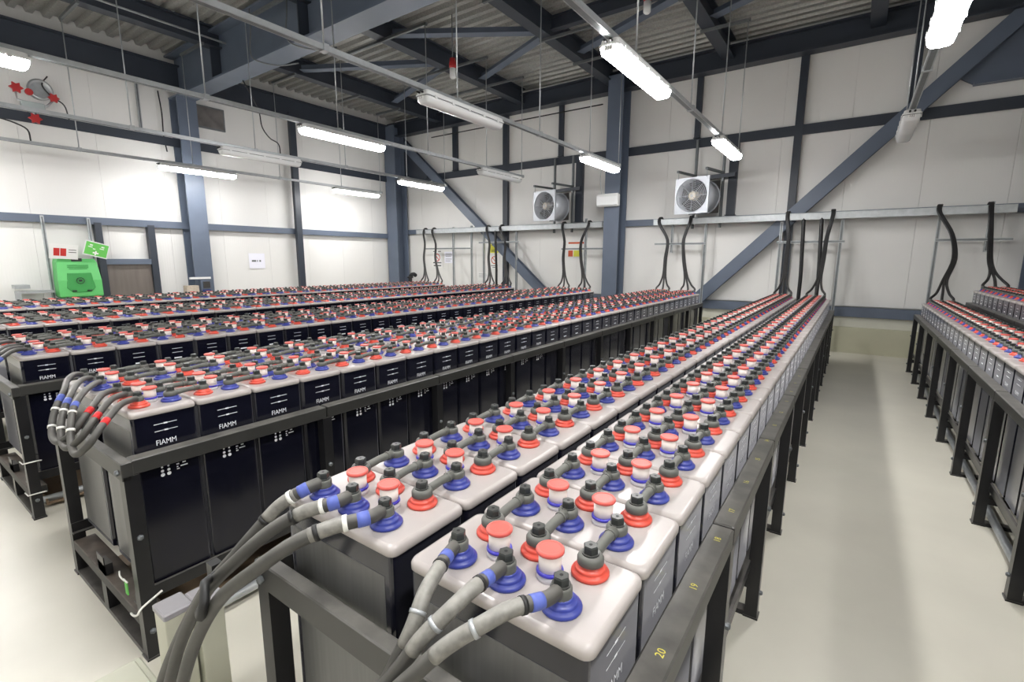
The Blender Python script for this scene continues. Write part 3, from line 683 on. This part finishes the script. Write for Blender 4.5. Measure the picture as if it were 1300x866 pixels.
# ------------------------------------------------------------------ fans
def fan(x, z, label):
    t = thing('wall_fan', label, 'fan', (x, 9.28, z), 'wall fans', math.radians(-12))
    R, S = .298, .32
    # square front plate with round opening
    q = 32; b = MB(); ring = [(R*math.cos(2*math.pi*i/q), R*math.sin(2*math.pi*i/q)) for i in range(q)]
    def sq(i):
        a = 2*math.pi*i/q; c, s = math.cos(a), math.sin(a); k = S/max(abs(c), abs(s)); return (c*k, s*k)
    out = [sq(i) for i in range(q)]
    b.loft([[(a, 0, c) for a, c in out], [(a, 0, c) for a, c in ring], [(a, .03, c) for a, c in ring], [(a, .03, c) for a, c in out], [(a, 0, c) for a, c in out]], 'fan_grey', cap=False)
    b.build('front_plate', t)
    b = MB()
    b.loft([[(a*k, y, c*k) for a, c in ring] for k, y in ((1.0, .02), (1.0, .5), (.94, .5), (.94, .02), (1.0, .02))], 'fan_grey', True, cap=False)
    for k, y in ((1.05, .03), (1.05, .47)):
        b.loft([[(a*k, y, c*k) for a, c in ring], [(a*k, y+.02, c*k) for a, c in ring], [(a, y+.02, c) for a, c in ring], [(a, y, c) for a, c in ring], [(a*k, y, c*k) for a, c in ring]], 'fan_grey', cap=False)
    b.build('duct_ring', t)
    h = MB(); rings = [[(.085*k*math.cos(2*math.pi*i/16), y, .085*k*math.sin(2*math.pi*i/16)) for i in range(16)] for k, y in ((.7, .02), (1, .05), (1, .3))]
    h.loft(rings, 'fan_hub', True).build('hub', t)
    bl = MB().loft([[(.07, .10, -.035), (.07, .11, -.035), (.07, .19, .035), (.07, .18, .035)], [(.265, .12, -.085), (.265, .127, -.085), (.265, .18, .085), (.265, .173, .085)]], 'fan_dark').mesh('blade')
    for k in range(6):
        o = link('blade', bl, t); o.rotation_euler = (0, 2*math.pi*k/6+.3, 0)
    b = MB()
    for rr in [.085+.0285*i for i in range(8)]:
        b.tube([(rr*math.cos(a*math.pi/14), .012, rr*math.sin(a*math.pi/14)) for a in range(28)], .0045, 'fan_grey', 4, True)
    for k in range(4):
        a = k*math.pi/4; c, s = math.cos(a), math.sin(a)
        b.tube([(-.285*c, .016, -.285*s), (.285*c, .016, .285*s)], .005, 'fan_grey', 5)
    b.build('grille', t)
    MB().box(-R*.98, R*.98, .495, .50, -R*.98, R*.98, 'fan_dark').build('back_shutter', t)
    for s in (-1, 1):
        MB().box(s*.27-.02, s*.27+.02, .62, .66, -.55, 1.1, 'galv_dark').build('support_post', t)
        MB().box(s*.27-.02, s*.27+.02, -.04, .66, S+.10, S+.14, 'galv_dark').build('arm', t)
        MB().tube([(s*.27, .0, S+.1), (s*.27, .0, S-.02)], .006, 'galv', 6).build('hanger_rod', t)
    MB().box(-.4, .5, .60, .64, S+.03, S+.10, 'steel_dark').build('cross_bar', t)
fan(-2.58, 2.72, 'grey round wall fan right of the middle column')
fan(-5.72, 2.72, 'grey round wall fan left of the middle column seen obliquely')
# emergency light on the middle column
t = thing('emergency_light', 'white emergency light box fixed to the middle column', 'light', (-4.33, 9.58, 2.77))
MB().bevbox(-.24, .24, -.08, .03, -.12, .12, .015, 'lamp_body').build('housing', t)
MB().bevbox(-.225, .225, -.10, -.08, -.10, .085, .008, 'lamp_off').build('cover', t)
MB().box(-.2, .2, -.02, .03, .12, .14, 'lamp_body').build('bracket', t)
tag(MB().tube(smooth_path([(-4.52, 9.6, 3.5), (-4.53, 9.57, 3.2), (-4.5, 9.56, 3.0), (-4.48, 9.57, 2.88)], 4), .008, 'galv', 6).build('thin_cable'), 'thin pale cable feeding the emergency light', 'cable')

# ------------------------------------------------------------------ signs on the back wall
def sign(name, x0, x1, z0, z1, m, label, y=10.07, cat='sign'):
    t = thing(name, label, cat, ((x0+x1)/2, y, (z0+z1)/2)); w, h = (x1-x0)/2, (z1-z0)/2
    MB().box(-w, w, 0, .004, -h, h, m).build('board', t)
    return t, w, h
def bars(t, rows, m='print_black', d=-.0015):
    b = MB()
    for a0, a1, c0, c1 in rows: b.box(a0, a1, d, 0, c0, c1, m)
    b.build('print', t)
def ringprint(t, x, z, r, m='print_red'):
    b = MB(); q = 24
    R = lambda k, y: [(x+k*r*math.cos(2*math.pi*i/q), y, z+k*r*math.sin(2*math.pi*i/q)) for i in range(q)]
    b.loft([R(1, 0), R(1, -.002), R(.78, -.002), R(.78, 0)], m, cap=False)
    b.bar((x-r*.6, -.001, z+r*.6), (x+r*.6, -.001, z-r*.6), .002, r*.2, m, (0, 0, 1)); b.build('prohibition_ring', t)
t, w, h = sign('safety_sign', -9.93, -9.52, 1.32, 1.82, 'sign_white', 'white prohibition sign with red ring behind leftmost cable drops')
ringprint(t, 0, .03, .11); bars(t, [(-.15, -.05, .19, .21), (.04, .15, .19, .21), (-.16, .16, -.13, -.10), (-.14, .15, -.21, -.18)])
t, w, h = sign('notice_sheet', -9.44, -9.12, 1.45, 1.76, 'paper', 'white notice sheet with lines of print beside prohibition sign')
bars(t, [(-.12, .10, .10, .11), (-.12, .11, .06, .07), (-.12, .09, .02, .03), (-.12, .11, -.05, -.04), (-.12, .06, -.10, -.09)])
t, w, h = sign('warning_sign', -7.82, -7.56, 1.72, 2.0, 'sign_yellow', 'yellow warning sign behind the straight hanging cable')
bars(t, [(-.1, .1, .10, .12), (-.1, .08, .05, .06), (-.1, .1, -.08, -.065), (-.1, .06, -.11, -.10)])
t, w, h = sign('safety_sign', -7.83, -7.55, 1.32, 1.66, 'sign_white', 'white sign with orange ring below the yellow warning sign')
ringprint(t, 0, .05, .10, 'sign_orange'); bars(t, [(-.11, .11, -.10, -.085), (-.06, .10, -.145, -.13)])
t, w, h = sign('notice_sheet', -8.24, -7.9, 1.0, 1.22, 'sign_white', 'pale sheet low on the back wall beside a floor strut')
bars(t, [(-.14, .12, .06, .068), (-.14, .14, .02, .028), (-.14, .10, -.02, -.012)], 'galv_dark')
t, w, h = sign('warning_sign', -5.52, -5.12, 1.62, 1.96, 'sign_white', 'small framed board with orange and yellow blocks between two drops')
b = MB().box(-.2, .2, -.002, 0, .13, .17, 'sign_orange').box(-.2, -.08, -.002, 0, -.16, -.02, 'sign_orange').box(-.06, .16, -.002, 0, -.16, -.02, 'sign_yellow'); b.build('print', t)

# ------------------------------------------------------------------ left wall equipment
t = thing('eyewash_station', 'bright green portable eyewash station on the left wall', 'eyewash station', (-11.06, 2.52, .88))
P = lambda z, i, d0, d1: [(d0, -.29+i, z), (d1, -.29+i*1.6, z), (d1, .29-i*1.6, z), (d0, .29-i, z)]
MB().loft([P(0, .02, -.1, .13), P(.03, 0, -.1, .17), P(.30, 0, -.1, .17), P(.60, .015, -.1, .11), P(.66, .03, -.1, .08)], 'eye_green').build('tank', t)
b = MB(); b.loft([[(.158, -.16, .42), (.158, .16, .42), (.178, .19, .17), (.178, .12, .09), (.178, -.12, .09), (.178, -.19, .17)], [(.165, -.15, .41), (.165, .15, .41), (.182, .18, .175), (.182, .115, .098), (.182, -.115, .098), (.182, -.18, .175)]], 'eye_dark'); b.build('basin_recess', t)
for s in (-1, 1): MB().lathe([(.03, 0), (.03, .02)], (.185, s*.10, .11), 'print_black', 10).build('spout_hole', t)
MB().box(.07, .105, -.07, .07, .615, .668, 'print_black').build('handle_slot', t)
b = MB()
for z, a in ((.55, .14), (.52, .14), (.49, .12)): b.box(.125-(z-.5)*.05, .14-(z-.5)*.15, -a, a, z-.005, z+.005, 'eye_dark')
b.build('moulded_lines', t)
b = MB()
for k in range(14):
    a = 2*math.pi*k/14; b.box(.17, .186, .05*math.cos(a)-.006, .05*math.cos(a)+.006, .29+.05*math.sin(a)-.006, .29+.05*math.sin(a)+.006, 'print_black')
b.box(.17, .186, -.02, .02, .275, .305, 'print_black'); b.build('emblem', t)
def strutl(y, z0, z1, label, x=-11.15):
    tag(MB().box(x-.022, x+.022, y-.022, y+.022, z0, z1, 'galv').box(x+.021, x+.024, y-.01, y+.01, z0+.02, z1-.02, 'galv_dark').build('support_strut'), label, 'strut')
strutl(2.20, .8, 2.25, 'galvanised slotted strut left of the eyewash station')
strutl(2.80, 1.3, 2.25, 'galvanised slotted strut right of the eyewash station')
strutl(3.78, 3.9, 4.75, 'galvanised slotted strut high on left wall left of column', -11.2)
tag(MB().box(-11.15, -10.9, 2.16, 2.88, .80, .84, 'galv').box(-11.15, -10.9, 2.16, 2.88, .84, .87, 'galv_dark').build('eyewash_shelf'), 'galvanised shelf bracket beneath the green eyewash station', 'shelf')
tag(MB().box(-11.2, -10.98, 1.74, 2.18, .98, 1.02, 'galv').box(-11.2, -10.98, 1.74, 1.78, .6, .98, 'galv').box(-11.2, -10.98, 1.72, 1.9, 1.06, 1.12, 'galv').build('wall_bracket'), 'grey metal wall bracket left of the eyewash station', 'bracket')
t = thing('drum', 'olive round drum top behind the far left cells', 'drum', (-10.75, 1.62, 0))
MB().lathe([(.20, 0), (.21, .02), (.21, .40), (.22, .42), (.21, .44), (.21, .82), (.22, .84), (.19, .845), (.19, .82)], (0, 0, 0), 'foam', 24).build('drum_body', t)
MB().lathe([(.03, .82), (.03, .85), (.02, .855)], (.1, 0, 0), 'galv_dark', 10).build('bung', t)
def tilt_sign(name, c, w, h, ang, lean, m, label):
    t = thing(name, label, 'sign', c); t.rotation_euler = (math.radians(ang), math.radians(lean), 0)
    MB().box(-.003, .003, -w, w, -h, h, m).build('board', t); return t
t = tilt_sign('information_sign', (-10.9, 2.36, 1.66), .185, .125, -4, 14, 'sign_white', 'white sign with red blocks above the green eyewash station')
b = MB()
for i in range(2): b.box(.003, .0045, -.13+i*.085, -.055+i*.085, -.075, .055, 'print_red')
b.box(.003, .0045, .06, .16, .03, .04, 'print_black').box(.003, .0045, .06, .16, -.01, 0, 'print_black'); b.build('print', t)
t = tilt_sign('first_aid_sign', (-10.88, 2.79, 1.70), .17, .125, -16, 4, 'sign_white', 'tilted green eyewash sign with white cross above the station')
b = MB().box(.003, .0042, -.155, .155, -.11, .11, 'sign_green')
b.box(.0042, .006, -.04, .04, -.075, -.052, 'sign_white').box(.0042, .006, -.011, .011, -.10, -.028, 'sign_white')
for y in (-.09, .07):
    b.box(.0042, .006, y-.03, y+.03, .02, .034, 'sign_white').box(.0042, .006, y-.012, y+.03, .05, .07, 'sign_white')
b.box(.0042, .006, -.05, -.015, -.005, .008, 'sign_white'); b.build('print', t)
d = struct(MB().box(-11.27, -11.22, 2.98, 3.68, 0, 1.44, 'brown').build('door_1'))
MB().box(-11.28, -11.15, 2.88, 2.98, 0, 2.18, 'steel_dark').build('door_post', d)
MB().box(-11.28, -11.15, 3.68, 3.79, 0, 2.18, 'steel_dark').build('door_post', d)
MB().box(-11.28, -11.16, 2.98, 3.68, 1.44, 1.54, 'steel_blue').build('door_head', d)
t = thing('paper_notice', 'small white paper notice taped on the left wall', 'notice', (-11.265, 5.77, 1.5))
MB().box(-.003, 0, -.18, .18, -.17, .17, 'paper').build('sheet', t)
MB().box(0, .001, -.12, -.02, -.02, .02, 'galv_dark').box(0, .001, 0, .02, -.02, .02, 'galv_dark').box(0, .001, .05, .09, -.02, .02, 'galv_dark').build('print', t)
t = thing('vent_panel', 'square dark vent panel high beside the left column', 'vent', (-11.26, 5.03, 4.42))
MB().box(-.02, .02, -.29, .29, -.22, .22, 'galv_dark').build('frame', t)
MB().box(.02, .028, -.26, .26, -.19, .19, 'vent_dark').build('plate', t)
t = thing('switch_box', 'grey switch box fixed on the face of left column', 'switch', (-10.88, 4.45, 1.02))
MB().bevbox(0, .08, -.09, .10, -.2, .1, .01, 'steel_blue').build('box_body', t)
MB().box(.08, .11, -.05, .07, -.06, .07, 'fan_dark').build('switch_front', t)
MB().box(.08, .086, -.07, .08, -.18, -.09, 'switch_blue').build('blue_plate', t)
MB().box(.0, .05, -.26, .12, .12, .16, 'sign_white').build('label_strip', t)
t = thing('cardboard_box', 'small pale cardboard box standing beside left column', 'box', (-10.78, 4.17, .0))
MB().box(-.08, .08, -.11, .11, .70, 1.02, 'cardboard').build('carton', t); MB().box(-.1, .1, -.13, .13, .66, .70, 'galv_dark').build('ledge', t)
MB().box(-.03, .03, -.03, .03, 0, .66, 'galv_dark').build('stand', t)
# alarm / valve cluster high on the left wall
t = thing('valve_cluster', 'valve cluster with red star handwheels on upper left wall', 'valve', (-11.1, 2.3, 3.95))
def star(y, z, r, x=.12, par=t):
    poly = []
    for k in range(12):
        a = math.pi*k/6; rr = r if k % 2 == 0 else r*.62; poly.append((y+rr*math.cos(a), z+rr*math.sin(a)))
    MB().prism(poly, 'x', x, x+.05, 'valve_red').build('star_handwheel', par)
star(-.2, .22, .085); star(.23, .17, .075); star(-.03, -.2, .085)
b = MB(); q = 24
R = lambda k, x: [(x, .09+k*.15*math.cos(2*math.pi*i/q), .27+k*.15*math.sin(2*math.pi*i/q)) for i in range(q)]
b.loft([R(1, .02), R(1.05, .12), R(.85, .14), R(.75, .06)], 'galv', True).build('round_reflector', t)
MB().prism([(-.06+.05*math.cos(k*math.pi/6), .19+.05*math.sin(k*math.pi/6)) for k in range(12)], 'x', .13, .17, 'valve_red').build('red_hub', t)
for p in ([(.08, -.2, .2), (.08, -.2, .06), (.08, 0, .03), (.08, .1, 0)], [(.08, .23, .14), (.08, .15, .04), (.08, 0, .0)], [(.08, -.03, -.18), (.08, -.03, 0)]):
    MB().tube(p, .016, 'galv', 8).build('pipe', t)
MB().bevbox(0, .1, -.16, .12, -.08, .06, .01, 'glass_grey').build('body_block', t)
MB().box(-.19, 0, -.05, .05, -.06, .04, 'galv_dark').build('wall_bracket', t)
MB().tube(smooth_path([(.1, .2, .5), (.1, .12, .35), (.1, .22, .2), (.1, .36, .1), (.1, .4, -.12)], 5), .01, 'cable_black', 6).build('hose', t)
tag(MB().tube(smooth_path([(-11.2, 1.9, 3.72), (-11.18, 2.05, 3.68), (-11.18, 2.2, 3.6), (-11.18, 2.22, 3.42)], 4), .012, 'cable_black', 6).build('wall_cable'), 'black cable stub below upper girt on left wall', 'cable')
tag(MB().tube(smooth_path([(-11.2, 4.12, 4.7), (-11.18, 4.14, 4.3), (-11.18, 4.13, 3.9), (-11.18, 4.16, 3.6)], 4), .012, 'cable_black', 6).build('wall_cable'), 'thin black cable down left wall beside the column', 'cable')
tag(MB().tube(smooth_path([(-9.0, 4.62, 4.61), (-9.0, 4.85, 4.2), (-9.0, 4.9, 3.9), (-8.95, 5.0, 3.72), (-8.85, 5.1, 3.62), (-8.84, 5.12, 3.4)], 5), .010, 'cable_black', 6).build('drop_cable'), 'thin black cable looping beside a hanger rod at left', 'cable')
t = thing('wire_tag', 'small green tag wired to the near post of first left rack', 'tag', (-2.20, .515, .30))
MB().box(-.012, .012, -.004, .0, -.03, .02, 'sign_green').build('tag_plate', t)
MB().tube(smooth_path([(-.05, -.005, .05), (-.02, -.012, .045), (.0, -.006, .03), (.02, -.012, .05), (.05, -.01, .045)], 4), .003, 'tie_white', 6).build('wire', t)
tag(MB().tube(smooth_path([(-2.20, .515, .185), (-2.16, .512, .195), (-2.12, .515, .215), (-2.112, .53, .24), (-2.112, .6, .272)], 4), .004, 'tie_white', 6).build('wire_tie'), 'white wire tied round the near post of first left rack', 'wire')
for z in (.16, .36):
    tag(MB().tube([(-3.97, .518, z), (-3.895, .518, z+.004), (-3.893, .59, z+.004), (-3.90, .6, z)], .004, 'tie_white', 6).build('wire_tie'), '%s white wire round the near post of second left rack' % ('lower' if z < .2 else 'upper'), 'wire')
t = thing('black_elbow', 'black elbow pipe beside the foot of the corner column', 'pipe', (-10.45, 9.7, 0))
MB().tube(smooth_path([(0, 0, 0), (0, 0, .95), (.03, 0, 1.08), (.14, 0, 1.13), (.24, -.02, 1.10)], 5), .055, 'cable_black', 10).build('pipe_bend', t)
MB().lathe([(.09, 1.02), (.09, 1.06)], (0, 0, 0), 'cable_black', 12).build('flange', t)
# conduits on the roof steel
for x, z, lb in ((-8.6, 4.95, 'thin conduit under the roof left of second beam'), (-10.7, 4.62, 'thin conduit along the eaves at left wall')):
    tag(MB().tube([(x, -3.5, z), (x, 0, z), (x, 4.2, z)], .014, 'galv', 6).build('roof_conduit'), lb, 'conduit')
tag(MB().tube([(-9.5, 9.72, 4.72), (-4.6, 9.72, 4.72)], .013, 'cable_black', 6).build('roof_conduit'), 'thin dark conduit along top of back wall', 'conduit')
for x, y in ((-7.9, 4.25), (-6.9, 4.25)):
    tag(MB().tube(smooth_path([(x, y, 5.3), (x+.02, y-.02, 5.0), (x, y-.04, 4.7), (x+.06, y, 4.56), (x+.25, y+.25, 4.52), (x+.4, y+.5, 4.6)], 5), .011, 'galv_dark', 6).build('flex_conduit'), 'grey flexible conduit looping under the rafter, %s one' % ('left' if x < -7 else 'right'), 'conduit')
for x, y, z, lb in ((-5.65, 6.3, 4.55, 'red and white sounder hanging from roof at centre'), (-2.7, 7.0, 5.0, 'red and white sounder under the roof near the right fan')):
    t = thing('roof_detector', lb, 'detector', (x, y, z))
    MB().lathe([(.05, .05), (.06, .1), (.045, .2)], (0, 0, 0), 'valve_red', 14).build('red_dome', t)
    MB().lathe([(.03, -.1), (.05, -.08), (.05, .05)], (0, 0, 0), 'lamp_body', 14).build('white_base', t)
    MB().tube([(0, 0, .2), (0, 0, 5.4-z)], .008, 'galv_dark', 6).build('stem', t)
